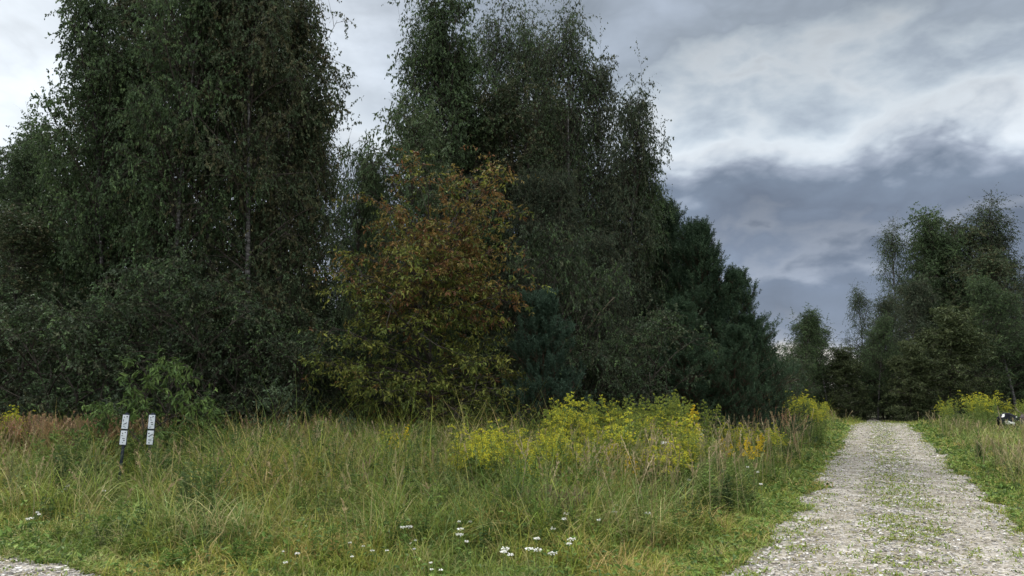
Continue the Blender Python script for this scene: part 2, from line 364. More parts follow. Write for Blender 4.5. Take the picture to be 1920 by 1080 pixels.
mk('pine_a', 7.5, pine(31, 7.5, 2.1, PINEC), M_pbark, 1.8)
mk('pine_b', 7.5, pine(32, 7.5, 1.8, PINEC), M_pbark, 1.6)
mk('pine_s', 3.7, pine(33, 3.7, 1.05, [(.038, .066, .042), (.046, .078, .050)], shoot=.22), M_pbark, 0.85)

tree_rng = random.Random(3)
def tree(key, px, topy, D, label, wid=1.0, cat='tree', group=None, name='birch_tree', rz=None, H=None, x=None):
    x = gx(px, D, 3) if x is None else x
    h = H or hz(topy, D); s = h / PROTO_H[key]
    o = empty(name, (x, D, 0), tree_rng.uniform(0, 6.28) if rz is None else rz, (s * wid, s * wid, s))
    tag(o, label, cat, group)
    for nm, me in zip(('trunk', 'branches', 'crown'), PROTO[key]): part(nm, me, None, o)
    return o
GB = 'birches in the thicket'
# left edge
tree('birch_g', -10, 195, 23, 'pale green birch cut off by the left frame edge, top halfway up the photo', 1.15, group=GB)
tree('birch_g', 82, 262, 22, 'low dark birch filling the notch left of the tall left birches', 1.0, group=GB)
tree('birch_a', 55, 400, 19, 'small rounded birch in front of the left frame edge trees', 1.7, group=GB)
tree('bush', 20, 520, 17.0, 'dark bush at the left frame edge behind the brown grass', 1.4, name='bush', cat='bush')
# tall left mass
tree('birch_g', 212, -20, 18.5, 'leftmost tall birch of the big left clump, its boughs reaching out to the left', 1.0, group=GB)
tree('birch_a', 265, -95, 19.5, 'tall birch second from the left in the big left clump', 1.0, group=GB)
tree('birch_g', 150, 90, 19.5, 'shorter green birch on the left flank of the big left clump, light showing through it', 1.0, group=GB)
tree('birch_g', 330, -120, 17.5, 'tall birch with a pale slanting trunk behind the green sapling', .85, group=GB)
tree('birch_b', 395, -140, 18.5, 'tall brownish birch in the middle of the big left clump', .95, group=GB)
tree('birch_b', 470, -110, 17.2, 'tall brownish birch with pale trunk showing, right of the clump middle', .95, group=GB)
tree('birch_b', 512, -60, 18.6, 'rightmost tall birch of the big left clump with sprays against the sky', .92, group=GB)
tree('birch_b', 566, 180, 19.5, 'shorter birch on the right flank of the big left clump', .8, group=GB)
tree('bush', 265, 470, 16.2, 'big green bush behind the two marker posts, below the pale slanting trunk', 1.25, name='bush', cat='bush')
tree('bush', 150, 560, 15.5, 'spreading dark bush at the foot of the left clump, behind the brown grass', 1.5, name='bush', cat='bush')
tree('bush', 420, 520, 15.9, 'dark bush under the middle of the left clump, right of the sapling', 1.25, name='bush', cat='bush')
tree('bush', 545, 560, 16.3, 'dark bush between the left clump and the orange topped tree', 1.2, name='bush', cat='bush')
# centre
tree('maple', 800, 285, 15.2, 'broad leafy tree with an orange red top and green skirts in the middle', 1.0, name='maple_tree', rz=.3)
tree('ashleaf', 790, 185, 17.0, 'green long leaved tree rising behind the orange topped tree', 1.0, name='leafy_tree', rz=1)
tree('ashleaf', 672, 268, 17.5, 'slim green tree in the sky gap left of the orange topped tree', .62, name='leafy_tree', rz=2)
tree('pine_b', 700, 315, 20.5, 'pine top peeking through the gap between the two tall clumps', .6, name='pine_tree')
tree('pine_s', 1022, 545, 15.6, 'small blue green pine right of the orange topped tree', 1.0, name='pine_tree')
tree('birch_w', 785, 20, 22.5, 'leftmost tall birch of the central clump with loose sprays', 1.0, group=GB)
tree('birch_g', 835, -15, 22, 'tall green birch behind the orange topped tree', .9, group=GB)
tree('birch_g', 885, 100, 22.5, 'green birch filling the crown right of the leftmost peak of the central clump', 1.0, group=GB)
tree('birch_a', 1000, 130, 21.5, 'full birch in the heart of the central clump', 1.1, group=GB)
tree('birch_w', 915, -10, 23, 'slim see-through birch with a thin top, centre of the central clump', 1.0, group=GB)
tree('birch_w', 975, 15, 22.5, 'slim drooping birch between the two highest tops of the central clump', .95, group=GB)
tree('birch_w', 1030, 25, 24, 'slim drooping birch just left of the right hand peak of the central clump', .95, group=GB)
tree('birch_w', 1080, -12, 22.5, 'tall birch forming the right hand peak of the central clump', 1.0, group=GB)
tree('birch_d', 1135, 80, 23, 'weeping birch on the right shoulder of the central clump', .9, group=GB)
tree('birch_d', 1170, 170, 22, 'weeping birch below the right shoulder of the central clump', .85, group=GB)
tree('birch_g', 1218, 275, 22.5, 'small birch poking up right of the central clump, left of the pines', .7, group=GB)
tree('birch_d', 1060, 300, 19.5, 'dark birch in front of the central clump', 1.05, group=GB)
tree('birch_d', 980, 300, 20, 'dark birch right behind the orange leaves', .9, group=GB)
tree('birch_d', 1150, 420, 18.8, 'dark drooping birch left of the pines', 1.2, group=GB)
tree('bush', 1075, 400, 17.2, 'tall narrow dark bush right of the small blue green pine', .75, name='bush', cat='bush')
tree('bush', 1190, 570, 16.8, 'rounded dark bush above the goldenrod, left of the pines', 1.2, name='bush', cat='bush')
tree('bush', 1110, 620, 16.5, 'low dark bush behind the goldenrod', 1.1, name='bush', cat='bush')
tree('bush', 680, 600, 17.2, 'low dark bush under the left skirts of the orange topped tree', 1.3, name='bush', cat='bush')
# pines on the right flank
tree('pine_a', 1262, 372, 22.5, 'tallest pine, at the upper left of the pine row', 1.0, name='pine_tree', group='pines')
tree('pine_b', 1300, 410, 21.5, 'pine between the tallest pine and the one with a sharp tip', 1.0, name='pine_tree', group='pines')
tree('pine_a', 1338, 425, 21.5, 'pine with a sharp candle tip standing clear against the cloud', 1.0, name='pine_tree', group='pines')
tree('pine_b', 1385, 500, 21, 'pine with stepped candles on the right slope', 1.15, name='pine_tree', group='pines')
tree('pine_a', 1415, 590, 20.5, 'shortest pine at the right end of the pine row', 1.1, name='pine_tree', group='pines')
tree('pine_b', 1290, 560, 19.2, 'dark pine low in front of the pine row', 1.4, name='pine_tree', group='pines')
tree('pine_a', 1365, 610, 19.2, 'dark pine at the foot of the pine row beside the weeds', 1.25, name='pine_tree', group='pines')
# deep in the thicket (fills the gaps)
for i, (px, ty, D) in enumerate([(20, 330, 27), (130, 330, 26), (230, 120, 25), (320, 60, 26), (420, 60, 25), (500, 60, 26), (560, 170, 25),
                                 (640, 420, 26), (720, 420, 25), (860, 230, 28), (940, 200, 27), (1010, 180, 28), (1100, 230, 27), (1180, 300, 27), (1240, 430, 27),
                                 (300, 420, 30), (460, 420, 30), (900, 420, 31), (1080, 420, 31), (1330, 560, 27), (1390, 620, 26), (60, 520, 31), (-60, 420, 26), (-120, 300, 24)]):
    tree(['birch_d', 'birch_a', 'birch_b'][i % 3], px, ty, D, 'dark birch deep in the thicket behind the ' + ('big left clump' if px < 620 else 'central clump' if px < 1300 else 'pines') + (', second layer' if D > 28 else ''), 1.15, group='birches deep in the thicket')
for i, (px, ty, D) in enumerate([(590, 640, 21), (480, 600, 22), (350, 600, 22), (220, 600, 22), (90, 600, 22), (0, 600, 22), (760, 620, 20), (880, 620, 20), (980, 640, 20), (1220, 600, 21), (1120, 600, 22), (40, 480, 26), (170, 480, 26), (300, 480, 27), (430, 480, 27), (560, 500, 26), (690, 500, 26), (830, 500, 25), (950, 480, 27), (1080, 480, 27), (1200, 500, 27), (1320, 600, 26), (640, 560, 33), (240, 520, 34), (500, 520, 34), (860, 520, 34), (1120, 520, 34), (-60, 500, 30), (1380, 640, 29)]):
    tree('bush', px, ty, D, 'dark undergrowth bush in the gloom under the ' + ('big left clump' if px < 620 else 'central clump' if px < 1250 else 'pines') + (', far back' if D > 24 else ', near the front'), 1.5, group='undergrowth bushes', name='bush', cat='bush')
# far trees on the right
GF = 'far trees beyond the end of the track'
FT = [('birch_g', 1500, 578, 44, 1.35, 'far small birch, left one of the pair right of the pines'),
      ('birch_g', 1548, 588, 45, 1.35, 'far small birch, right one of the pair right of the pines'),
      ('birch_w', 1616, 535, 48, 1.35, 'far slim birch beside the bright cloud patch'),
      ('birch_d', 1650, 555, 46, 1.2, 'far dense birch right of the slim one beside the bright cloud'),
      ('birch_w', 1682, 415, 60, 1.2, 'far tall slim birch with a narrow top, leftmost of the tall far ones'),
      ('birch_d', 1735, 425, 62, 1.3, 'far tall grey weeping birch with a rounded top'),
      ('birch_g', 1795, 392, 60, 1.3, 'far tall green birch with a pointed top, right of the grey weeping one'),
      ('birch_w', 1868, 368, 60, 1.6, 'highest far birch near the right frame edge'),
      ('birch_d', 1915, 420, 59, 1.2, 'far birch cut by the right frame edge, behind the highest one'),
      ('birch_a', 1835, 470, 57, 1.7, 'far dark birch filling below the two highest far tops'),
      ('birch_g', 1900, 512, 45, 1.6, 'nearer far birch with a broad green crown at the right frame edge'),
      ('birch_g', 1765, 445, 61, 1.3, 'far green birch between the grey weeping one and the pointed one'),
      ('birch_a', 1832, 415, 61, 1.4, 'far birch between the pointed one and the highest one'),
      ('birch_b', 1530, 600, 47, 1.3, 'far low birch behind the pair right of the pines'),
      ('birch_g', 1640, 590, 44, 1.3, 'far bushy birch left of the broad layered tree'),
      ('birch_d', 1700, 520, 56, 1.6, 'far dark birch below the tall slim one')]
for k, px, ty, D, wd, lb in FT: tree(k, px, ty, D, lb, wd, group=GF)
tree('layered', 1775, 578, 43, 'far broad tree with flat layered boughs right of the track', 1.1, name='leafy_tree', group=GF)
tree('layered', 1590, 650, 44, 'far low layered tree at the end of the track', .9, name='leafy_tree', group=GF)
tree('bush', 1478, 640, 42, 'far low bush in the gap beside the pines', 1.0, name='bush', cat='bush', group=GF)
tree('layered', 1700, 640, 42, 'far dark layered tree just right of the track end', 1.0, name='leafy_tree', group=GF)
for i, (px, ty, D) in enumerate([(1455, 672, 46), (1510, 668, 47), (1560, 676, 48), (1612, 650, 47), (1655, 660, 46), (1710, 640, 48), (1830, 630, 47), (1880, 620, 48), (1930, 600, 47)]):
    tree('bush', px, ty, D, 'far green bush at the foot of the far trees, ' + ('left of the track' if px < 1640 else 'beside the track end' if px < 1740 else 'towards the right edge'), 1.5, group='far bushes', name='bush', cat='bush')
for i, (px, ty, D) in enumerate([(1475, 670, 50), (1520, 640, 52), (1570, 660, 54), (1625, 640, 54), (1760, 520, 66), (1850, 520, 66), (1940, 480, 62), (1960, 600, 50), (1850, 640, 50), (1905, 640, 48), (1440, 660, 50), (1660, 650, 66), (1500, 690, 60), (1550, 690, 62), (1600, 680, 62), (1650, 670, 60), (1710, 660, 62), (1770, 650, 62), (1830, 650, 62), (1890, 650, 62), (1450, 690, 60)]):
    tree(['birch_d', 'birch_a', 'birch_g'][i % 3], px, ty, D, 'far dark birch filling in behind the other far trees, ' + ('near the pines' if px < 1600 else 'above the track end' if px < 1720 else 'near the right edge'), 1.5, group='far background birches')

# ------------------------------------------------------------------ ground layout
TS, TC = .479, math.cos(math.atan(.479))
def wav(x, y, s=1.0, p=0.0):
    return (np.sin(x * 1.7 * s + 1.3 * np.sin(y * 1.1 * s + p)) + np.sin(y * 2.3 * s + 1.7 * np.sin(x * .9 * s + 2 + p)) + .7 * np.sin((x + y) * 3.9 * s + p * 2) + .5 * np.sin((x - y) * 6.3 * s + p)) / 3.2
EX = np.array([-60, -12, -5.1, -3.4, -1.5, .4, 1.3, 40]); EY = np.array([40, 12.2, 7.85, 6.75, 6.05, 5.9, 6.1, 6.3])
def gdist(x, y, rag=True):
    s = (x - (.29 + TS * y)) * TC
    fl = np.clip(9.0 - y, 0, 5) * .14
    hw = 1.27 + np.where(s < 0, fl, fl * .8) - np.clip((y - 38) * .25, 0, 3) * (1 + .8 * np.sin(s * 4))
    dt = np.abs(s) - hw
    de = (y - np.interp(x, EX, EY)) * .86
    g = np.minimum(dt, de)
    if rag: g = g + .26 * wav(x, y, .9) + .10 * wav(x, y, 2.9, 1.0) + .04 * wav(x, y, 8, 3)
    return g
# ground sheet
g = G(); X = np.array([-700, -60, 90, 800.]); Y = np.array([-60, 0, 90, 900.])
vv = np.array([[x, y, 0] for y in Y for x in X]); ff = [[j * 4 + i, j * 4 + i + 1, j * 4 + i + 5, j * 4 + i + 4] for j in range(3) for i in range(3)]
g.add(vv, ff); tag(part('ground', g, M_soil), kind='structure')
# gravel sheet: the cross road at the camera and the track leading away
cs = .12; xs = np.arange(-14, 26, cs); ys = np.arange(-3, 47, cs); XX, YY = np.meshgrid(xs, ys)
gg = gdist(XX, YY); keep = gg < cs * .8
e = .02; gxx = (gdist(XX + e, YY) - gdist(XX - e, YY)) / (2 * e); gyy = (gdist(XX, YY + e) - gdist(XX, YY - e)) / (2 * e)
sc = np.where((gg > 0), gg, 0) / np.maximum(gxx ** 2 + gyy ** 2, .3)
PX = XX - sc * gxx; PY = YY - sc * gyy
idx = np.arange(XX.size).reshape(XX.shape)
q = keep[:-1, :-1] & keep[1:, :-1] & keep[:-1, 1:] & keep[1:, 1:]
fq = np.stack([idx[:-1, :-1][q], idx[:-1, 1:][q], idx[1:, 1:][q], idx[1:, :-1][q]], 1)
used, inv = np.unique(fq, return_inverse=True)
V = np.stack([PX.ravel()[used], PY.ravel()[used], np.full(len(used), .008)], 1)
g = G(); g.add(V, inv.reshape(-1, 4)); tag(part('gravel_track', g, M_gravel), kind='structure')

def scatter(n, dmin, dmax, power, az=(-38, 40), r=rng):
    """positions in a fan around the viewpoint, thinning with distance"""
    a = np.radians(r.uniform(az[0], az[1], n)); u = r.random(n); k = 2 - power
    D = (dmin ** k + u * (dmax ** k - dmin ** k)) ** (1 / k) if abs(k) > 1e-3 else dmin * (dmax / dmin) ** u
    return D * np.sin(a), D * np.cos(a)
# loose stones
def stones():
    r = rng; x, y = scatter(170000, 6.2, 44, 1.6, az=(-38, 40)); gd = gdist(x, y)
    p = np.where(gd < -.02, 1.0, np.clip(.35 - gd * 1.2, 0, .35))
    k = r.random(len(x)) < p; x, y = x[k], y[k]; n = len(x)
    D = np.hypot(x, y); s = (.004 + .009 * r.random(n) ** 2.8) * (1 + D / 30) * (1 - .35 * np.exp(-((np.abs((x - (.29 + TS * y)) * TC) - .72) / .28) ** 2))
    cube = np.array([[-1, -1, -1], [1, -1, -1], [1, 1, -1], [-1, 1, -1], [-1, -1, 1], [1, -1, 1], [1, 1, 1], [-1, 1, 1.]]) * np.array([1, 1, .62])
    v = cube[None] * (1 + r.normal(0, .22, (n, 8, 1))) * s[:, None, None] * (1 + r.normal(0, .2, (n, 1, 3)))
    a = r.random(n) * 6.28; ca, sa = np.cos(a)[:, None], np.sin(a)[:, None]; tl = r.normal(0, .25, (n, 1))
    z = v[..., 2] + v[..., 0] * tl; vx = v[..., 0] * ca - v[..., 1] * sa; vy = v[..., 0] * sa + v[..., 1] * ca
    V = np.stack([vx + x[:, None], vy + y[:, None], z + (s * .15)[:, None] + .008], -1)
    fc = np.array([[0, 3, 2, 1], [4, 5, 6, 7], [0, 1, 5, 4], [1, 2, 6, 5], [2, 3, 7, 6], [3, 0, 4, 7]])
    Fq = (np.arange(n)[:, None, None] * 8 + fc[None])
    C = np.array([(.37, .35, .325), (.30, .282, .26), (.46, .44, .415), (.31, .275, .235), (.165, .15, .125)])[r.choice(5, n, p=[.34, .26, .18, .14, .08])] * (1 + r.normal(0, .1, (n, 1)))
    g = G(); g.add(V, Fq, np.repeat(np.clip(C, .02, .75), 8, 0)); print('stones', n)
    tag(part('gravel', g, M_stone), 'loose pale grey and beige stones covering the track and road', 'gravel', kind='stuff')
stones()

# ------------------------------------------------------------------ grass (stuff)
def blades(name, x, y, h, w, lean, C, label, cat, K=4, mat=M_grass, r=rng, z0=0.0):
    n = len(x); a = r.random(n) * 6.283; d = np.stack([np.cos(a), np.sin(a)], 1)
    t = np.linspace(0, 1, K); V = np.zeros((n, K, 2, 3)); s = np.stack([-d[:, 1], d[:, 0]], 1)
    L_ = lean * h
    cx = x[:, None] + d[:, :1] * L_[:, None] * t[None] ** 2; cy = y[:, None] + d[:, 1:] * L_[:, None] * t[None] ** 2
    cz = h[:, None] * (t[None] - (.45 * np.clip(lean, 0, 1.4) ** 1.5)[:, None] * t[None] ** 2.6)
    ww = w[:, None] * (1 - .88 * t[None] ** 1.6) * .5
    for i, sg in ((0, -1), (1, 1)):
        V[:, :, i, 0] = cx + sg * s[:, :1] * ww; V[:, :, i, 1] = cy + sg * s[:, 1:] * ww; V[:, :, i, 2] = cz + z0
    idx = np.arange(n * K * 2).reshape(n, K, 2)
    Fq = np.stack([idx[:, :-1, 0], idx[:, :-1, 1], idx[:, 1:, 1], idx[:, 1:, 0]], -1)
    g = G(); g.add(V, Fq, np.repeat(np.clip(C, .005, 1), K * 2, 0)); print(name, n)
    return tag(part(name, g, mat), label, cat, kind='stuff')
POSTS = [(gx(228, 11.6), 11.6)]
def by_post(x, y): return (np.abs(x - gx(228, 11.6) * y / 11.6) < .20) & (y > 8.8) & (y < 11.75)
def hfield(x, y):
    gd = gdist(x, y); D = np.hypot(x, y)
    h = .10 + .66 * np.clip((gd - .2) / 2.3, 0, 1) + .28 * np.clip((gd - 2.2) / 2.5, 0, 1)
    h = h * (1 + .25 * np.clip(wav(x, y, 1.7, 5), -1, 1))
    for a_, b_ in POSTS: h = h * (1 - .75 * np.exp(-((x - a_ * y / b_) / .30) ** 2 - ((y - b_ + 1.0) / 1.1) ** 2))
    h = h * np.where((x - (.29 + TS * y)) > 0, .62, 1.0)
    return h * (1 + .30 * wav(x, y, .8, 2)) , gd
GREENS = np.array([(.185, .235, .038), (.140, .200, .034), (.225, .245, .048), (.245, .230, .062), (.105, .155, .036), (.30, .255, .10)])
def clustered(nc, per, spread, dmin, dmax, power):
    x, y = scatter(nc, dmin, dmax, power); D = np.hypot(x, y)
    x = np.repeat(x, per) + rng.normal(0, 1, nc * per) * np.repeat(spread * (.6 + D / 14), per)
    y = np.repeat(y, per) + rng.normal(0, 1, nc * per) * np.repeat(spread * (.6 + D / 14), per)
    return x, y, np.repeat(np.arange(nc), per)
x, y, ci = clustered(21000, 14, .07, 5.9, 46, 1.45)
h, gd = hfield(x, y); k = gd > -.06; x, y, h, ci, gd = x[k], y[k], h[k], ci[k], gd[k]
ch = rng.random(21000) ** 1.5 * 1.0 + .6
hh = h * ch[ci] * (.6 + .55 * rng.random(len(x)))
tintc = np.clip((wav(x, y, .45, 5) + 1) / 2, 0, 1)[:, None]
cc = GREENS[rng.integers(0, 6, 21000)][ci] * (1 + rng.normal(0, .15, (len(x), 1)))
v2 = np.clip(wav(x, y, .9, 3.3) * 1.3, -1, 1)[:, None]
cc = cc * (1 + np.where(v2 > 0, v2 * np.array([.35, .08, .25]), -v2 * np.array([-.38, -.28, -.1]))) * (1 - .3 * tintc * np.array([.2, .1, .3]))
D = np.hypot(x, y)
blades('grass', x, y, hh, (.005 + .004 * rng.random(len(x))) * (.75 + D / 14), .35 + .9 * rng.random(len(x)), cc, 'long green meadow grass covering the verge', 'grass')
x, y, ci = clustered(1500, 26, .11, 7.5, 34, 1.35); gd = gdist(x, y); k = (gd > .9) & (wav(x, y, .7, 1) > -.25) & ~by_post(x, y); x, y, ci = x[k], y[k], ci[k]
tc_ = np.array([(.18, .225, .045), (.12, .175, .04), (.22, .235, .07), (.28, .25, .11), (.13, .185, .05)])[rng.integers(0, 5, 1500)][ci] * (1 + rng.normal(0, .14, (len(x), 1)))
D = np.hypot(x, y)
blades('tussock_grass', x, y, (.45 + .5 * rng.random(1500))[ci] * (.7 + .4 * rng.random(len(x))), (.007 + .006 * rng.random(len(x))) * (.8 + D / 20), .3 + 1.0 * rng.random(len(x)), tc_, 'long arching tussocks standing over the meadow grass', 'grass', K=6)
# short turf hugging the gravel edges and speckling the track
x, y = scatter(330000, 6.0, 46, 1.5); gd = gdist(x, y); s = (x - (.29 + TS * y)) * TC
patch = wav(x, y, 1.3, 4) + .5 * wav(x, y, 4.1, 2)
patch2 = np.clip(wav(x, y, 2.6, 9) * 1.5 + .8 * wav(x, y, 7.5, 3), 0, 1)
worn = np.exp(-((np.abs(s) - .72) / .26) ** 2)          # two wheel tracks
pin = np.clip((.08 + .85 * patch2) * (1 - .8 * worn) + 4.0 * np.clip(patch + .35, 0, 1) * np.exp(-(s / .30) ** 2) * (y > 8.5) * (.35 + patch2) + 1.1 * np.clip(patch + .15, 0, 1) * np.clip(1 + gd / .5, 0, 1) + .16 * (patch > .75) + np.clip((y - 34) / 6, 0, 1), 0, 1)
p = np.where(gd > 0, np.clip(1.2 - gd / 3, .12, 1), pin)
k = rng.random(len(x)) < p; x, y, gd = x[k], y[k], gd[k]; n = len(x)
hh = np.where(gd > 0, .05 + .06 * rng.random(n), .025 + .04 * rng.random(n)); D = np.hypot(x, y)
cc = np.array([(.155, .21, .038), (.125, .185, .034), (.185, .22, .046), (.22, .205, .07)])[rng.integers(0, 4, n)] * (1 + rng.normal(0, .15, (n, 1)))
blades('turf', x, y, hh * 1.2, .009 + .006 * rng.random(n) + D * .0005, .6 + 1.1 * rng.random(n), cc, 'short trodden turf along the gravel edges and in the track', 'grass', K=3)
# broad-leaved ground cover
def cover():
    r = rng; x, y = scatter(120000, 6.2, 40, 1.5); h, gd = hfield(x, y)
    cl = wav(x, y, 1.1, 7) + .4 * wav(x, y, 3, 1)
    k = (gd > 0) & (r.random(len(x)) < np.clip(.35 + cl * .6 + np.clip(.5 - gd, 0, .5), .05, 1)); x, y, h, gd = x[k], y[k], h[k], gd[k]; n = len(x)
    z = h * r.random(n) * .85 + .01
    P = np.stack([x, y, z], 1); Dr = np.stack([r.normal(0, 1, n), r.normal(0, 1, n), r.normal(.25, .4, n)], 1); D = np.hypot(x, y)
    C = np.array([(.115, .18, .038), (.09, .15, .034), (.145, .20, .045), (.075, .12, .036)])[r.integers(0, 4, n)] * (1 + r.normal(0, .18, (n, 1)))
    g = G(); ln = (.03 + .04 * r.random(n)) * (.8 + D / 18)
    leaves(g, P, Dr, ln, ln * .5, np.clip(C, .005, 1), r, up=np.array([0, 0, 1.])); print('cover', n)
    tag(part('ground_cover', g, M_leaf), 'low broad leaved herbs and clover growing among the grass', 'ground cover', kind='stuff')
cover()
def herbs():
    r = rng; x, y, ci = clustered(1700, 5, .09, 7.2, 42, 1.4); h, gd = hfield(x, y)
    lush = wav(x, y, .75, 11)
    k = (gd > .35) & (lush[:] > -.35) & ~by_post(x, y); x, y, h, ci, gd = x[k], y[k], h[k], ci[k], gd[k]; n = len(x)
    hh = np.clip(h * (.75 + .75 * r.random(1700))[ci] * (.8 + .4 * r.random(n)), .12, 1.05)
    P = grow(r, np.stack([x, y, np.zeros(n)], 1), np.stack([r.normal(0, .16, n), r.normal(0, .16, n), np.ones(n)], 1), hh, 6, (0, 0, .1), .05)
    sty = r.integers(0, 4, 1700)[ci]
    C0 = np.array([(.10, .165, .036), (.070, .120, .034), (.145, .195, .042), (.12, .15, .06)])[sty] * (1 + r.normal(0, .1, (n, 1)))
    g = G(); tubes(g, P, np.full((n, 6), .0028), 3, C0 * .9)
    nl = 30; u = .1 + .9 * r.random((n, nl)); q, t = along(P, u); q = q.reshape(-1, 3); m = len(q); az = r.random(m) * 6.28
    d = np.stack([np.cos(az), np.sin(az), r.normal(.3, .4, m)], 1); D = np.hypot(q[:, 0], q[:, 1])
    ln = np.array([.075, .055, .06, .045])[sty].repeat(nl) * (1.2 - .6 * u.ravel()) * (.6 + .7 * r.random(m)) * (.85 + D / 30)
    wd = ln * np.array([.22, .40, .28, .3])[sty].repeat(nl)
    leaves(g, q, d, ln, wd, np.clip(np.repeat(C0, nl, 0) * (1 + r.normal(0, .16, (m, 1))), .005, 1), r, up=np.array([0, 0, 1.])); print('herbs', n)
    tag(part('meadow_herbs', g, M_grass), 'tangled leafy herbs growing up through the meadow grass', 'ground cover', kind='stuff')
herbs()
# dry seed-head grass
def dry(name, areas, label, cols, hr, dens=1.0, headw=.016):
    r = rng; X_, Y_ = [], []
    for (px, D, rx, ry, n) in areas:
        n = int(n * dens); X_.append(gx(px, D) + r.normal(0, rx, n)); Y_.append(D + r.normal(0, ry, n))
    x = np.concatenate(X_); y = np.concatenate(Y_); k = (gdist(x, y) > .5) & ~by_post(x, y); x, y = x[k], y[k]; n = len(x)
    h = hr[0] + (hr[1] - hr[0]) * r.random(n)
    P = grow(r, np.stack([x, y, np.zeros(n)], 1), np.stack([r.normal(0, .10, n), r.normal(0, .10, n), np.ones(n)], 1), h, 6, np.stack([r.normal(0, .3, n), r.normal(0, .3, n), -.15 * np.ones(n)], 1), .02)
    C = np.array(cols)[r.integers(0, len(cols), n)] * (1 + r.normal(0, .14, (n, 1))); C = np.clip(C, .01, 1)
    g = G(); D = np.hypot(x, y); tubes(g, P, np.repeat((.0018 + D * .00012)[:, None], 6, 1), 3, C * .85)
    nh = 14; u = .80 + .2 * r.random((n, nh)); q, t = along(P, u); q = q.reshape(-1, 3); t = t.reshape(-1, 3)
    leaves(g, q, t * 1.1 + r.normal(0, .35, q.shape), .035 + .03 * r.random(len(q)), headw * .55, np.repeat(C, nh, 0), r)
    print(name, n)
    tag(part(name, g, M_grass), label, 'grass', kind='stuff')
TAN = [(.34, .27, .16), (.29, .24, .13), (.40, .33, .20), (.22, .22, .09)]
dry('seed_grass', [(590, 13.5, 1.0, 1.0, 150), (700, 12.5, 1.0, .8, 170), (860, 13.5, 1.3, .7, 150), (640, 14.2, .5, .5, 60), (1190, 11.5, .9, 1.0, 130), (1290, 13, 1.0, 1.5, 150),
                   (1400, 17, .9, 2.5, 220), (1010, 13.5, 1, .7, 60), (430, 14.2, .8, .6, 50), (1230, 9.6, .7, .6, 60), (1100, 9.3, .6, .6, 50), (300, 12, 1.6, 1, 50), (1480, 24, .7, 4, 150)],
    'tall tan grass stalks with feathery seed heads in the verge', TAN, (.7, 1.15))
dry('green_seed_grass', [(200, 11, 1.8, 1.2, 130), (500, 11, 1.8, 1.4, 240), (800, 10.8, 1.6, 1.4, 240), (1150, 9.4, .5, .5, 40), (1300, 11, .8, 1.2, 150), (650, 9.4, 1.5, .7, 90)],
    'greenish meadow grass stalks with loose seed heads across the verge', [(.21, .22, .085), (.26, .23, .11), (.17, .20, .07), (.31, .25, .14)], (.55, .98), headw=.022)
dry('dry_tuft', [(1055, 8.3, .10, .08, 60), (985, 8.5, .12, .08, 40), (1075, 8.5, .12, .1, 50)], 'dry brown grass tufts below the dark leafy weeds at the bottom centre', [(.20, .15, .10), (.26, .21, .14), (.16, .13, .08)], (.35, .6), headw=.01)
dry('brown_grass', [(130, 13.6, .9, .5, 420), (50, 14.0, .7, .5, 160), (210, 14.4, .4, .4, 60), (570, 14.3, .45, .3, 60), (540, 14.6, .5, .3, 60), (1400, 20, .5, 1.5, 130), (1200, 13.2, .4, .5, 60)],
    'reddish brown withered grass heads left of the marker posts and elsewhere', [(.42, .25, .14), (.34, .23, .12), (.46, .33, .20), (.24, .20, .09), (.22, .14, .09)], (.95, 1.25), headw=.03)
dry('field_grass', [(1850, 16, 1.3, 1.6, 330), (1880, 24, 1.6, 3, 330), (1760, 32, 2.0, 4, 260), (1900, 12.5, .7, .8, 120)], 'tan meadow grass on the right of the track', TAN + [(.16, .17, .07)], (.45, .75))

# ------------------------------------------------------------------ goldenrod, tall weeds, yarrow: individual plants
def weed_parts(seed, H, nst, leaf, lpal, ftop, fpal, ln=.085, bud=1.0, spread=.10):
    r = np.random.default_rng(seed); st, lf, fl = G(), G(), G()
    n = nst; b = np.stack([r.normal(0, spread * .5, n), r.normal(0, spread * .5, n), np.zeros(n)], 1)
    hs = H * (.75 + .3 * r.random(n)); P = grow(r, b, np.stack([r.normal(0, .09, n), r.normal(0, .09, n), np.ones(n)], 1), hs, 8, (0, 0, .1), .03)
    tubes(st, P, np.repeat((.004 * (1 - .6 * np.linspace(0, 1, 8)))[None], n, 0), 4, np.array([.09, .11, .04]))
    nl = leaf; u = .06 + (.9 if not ftop else .78) * r.random((n, nl)); q, t = along(P, u); q = q.reshape(-1, 3); m = len(q)
    az = r.random(m) * 6.28; d = np.stack([np.cos(az), np.sin(az), r.normal(.35, .3, m)], 1)
    uu = u.ravel(); ll = ln * (1.1 - .5 * uu) * (.7 + .6 * r.random(m))
    leaves(lf, q, d, ll, ll * .24, pick(r, lpal, m, .15), r, up=np.array([0, 0, 1.]))
    if not ftop:                      # leafy tip
        pass
    else:
        ns = 16; us = 1 - .30 * r.random((n, ns)) ** .8; q, t = along(P, us); q = q.reshape(-1, 3); m = len(q)
        az = r.random(m) * 6.28; d = np.stack([np.cos(az), np.sin(az), np.full(m, .75)], 1)
        sl2 = (.03 + .13 * (1 - us.ravel()) / .3) * (.8 + .5 * r.random(m)) * ftop
        Q = grow(r, q, d, sl2, 5, (0, 0, -1.2), .05); tubes(st, Q, np.full((m, 5), .0015), 3, np.array([.10, .13, .04]))
        nf = 16; u5 = .15 + .85 * r.random((m, nf)); f, tt = along(Q, u5); f = f.reshape(-1, 3) ; k = len(f)
        f = f + r.normal(0, .005, f.shape)
        leaves(fl, f, r.normal(0, .6, (k, 3)) + np.array([0, 0, .8]), .014 * bud + .008 * r.random(k), .011 * bud, pick(r, fpal, k, .15), r)
    return st, lf, fl
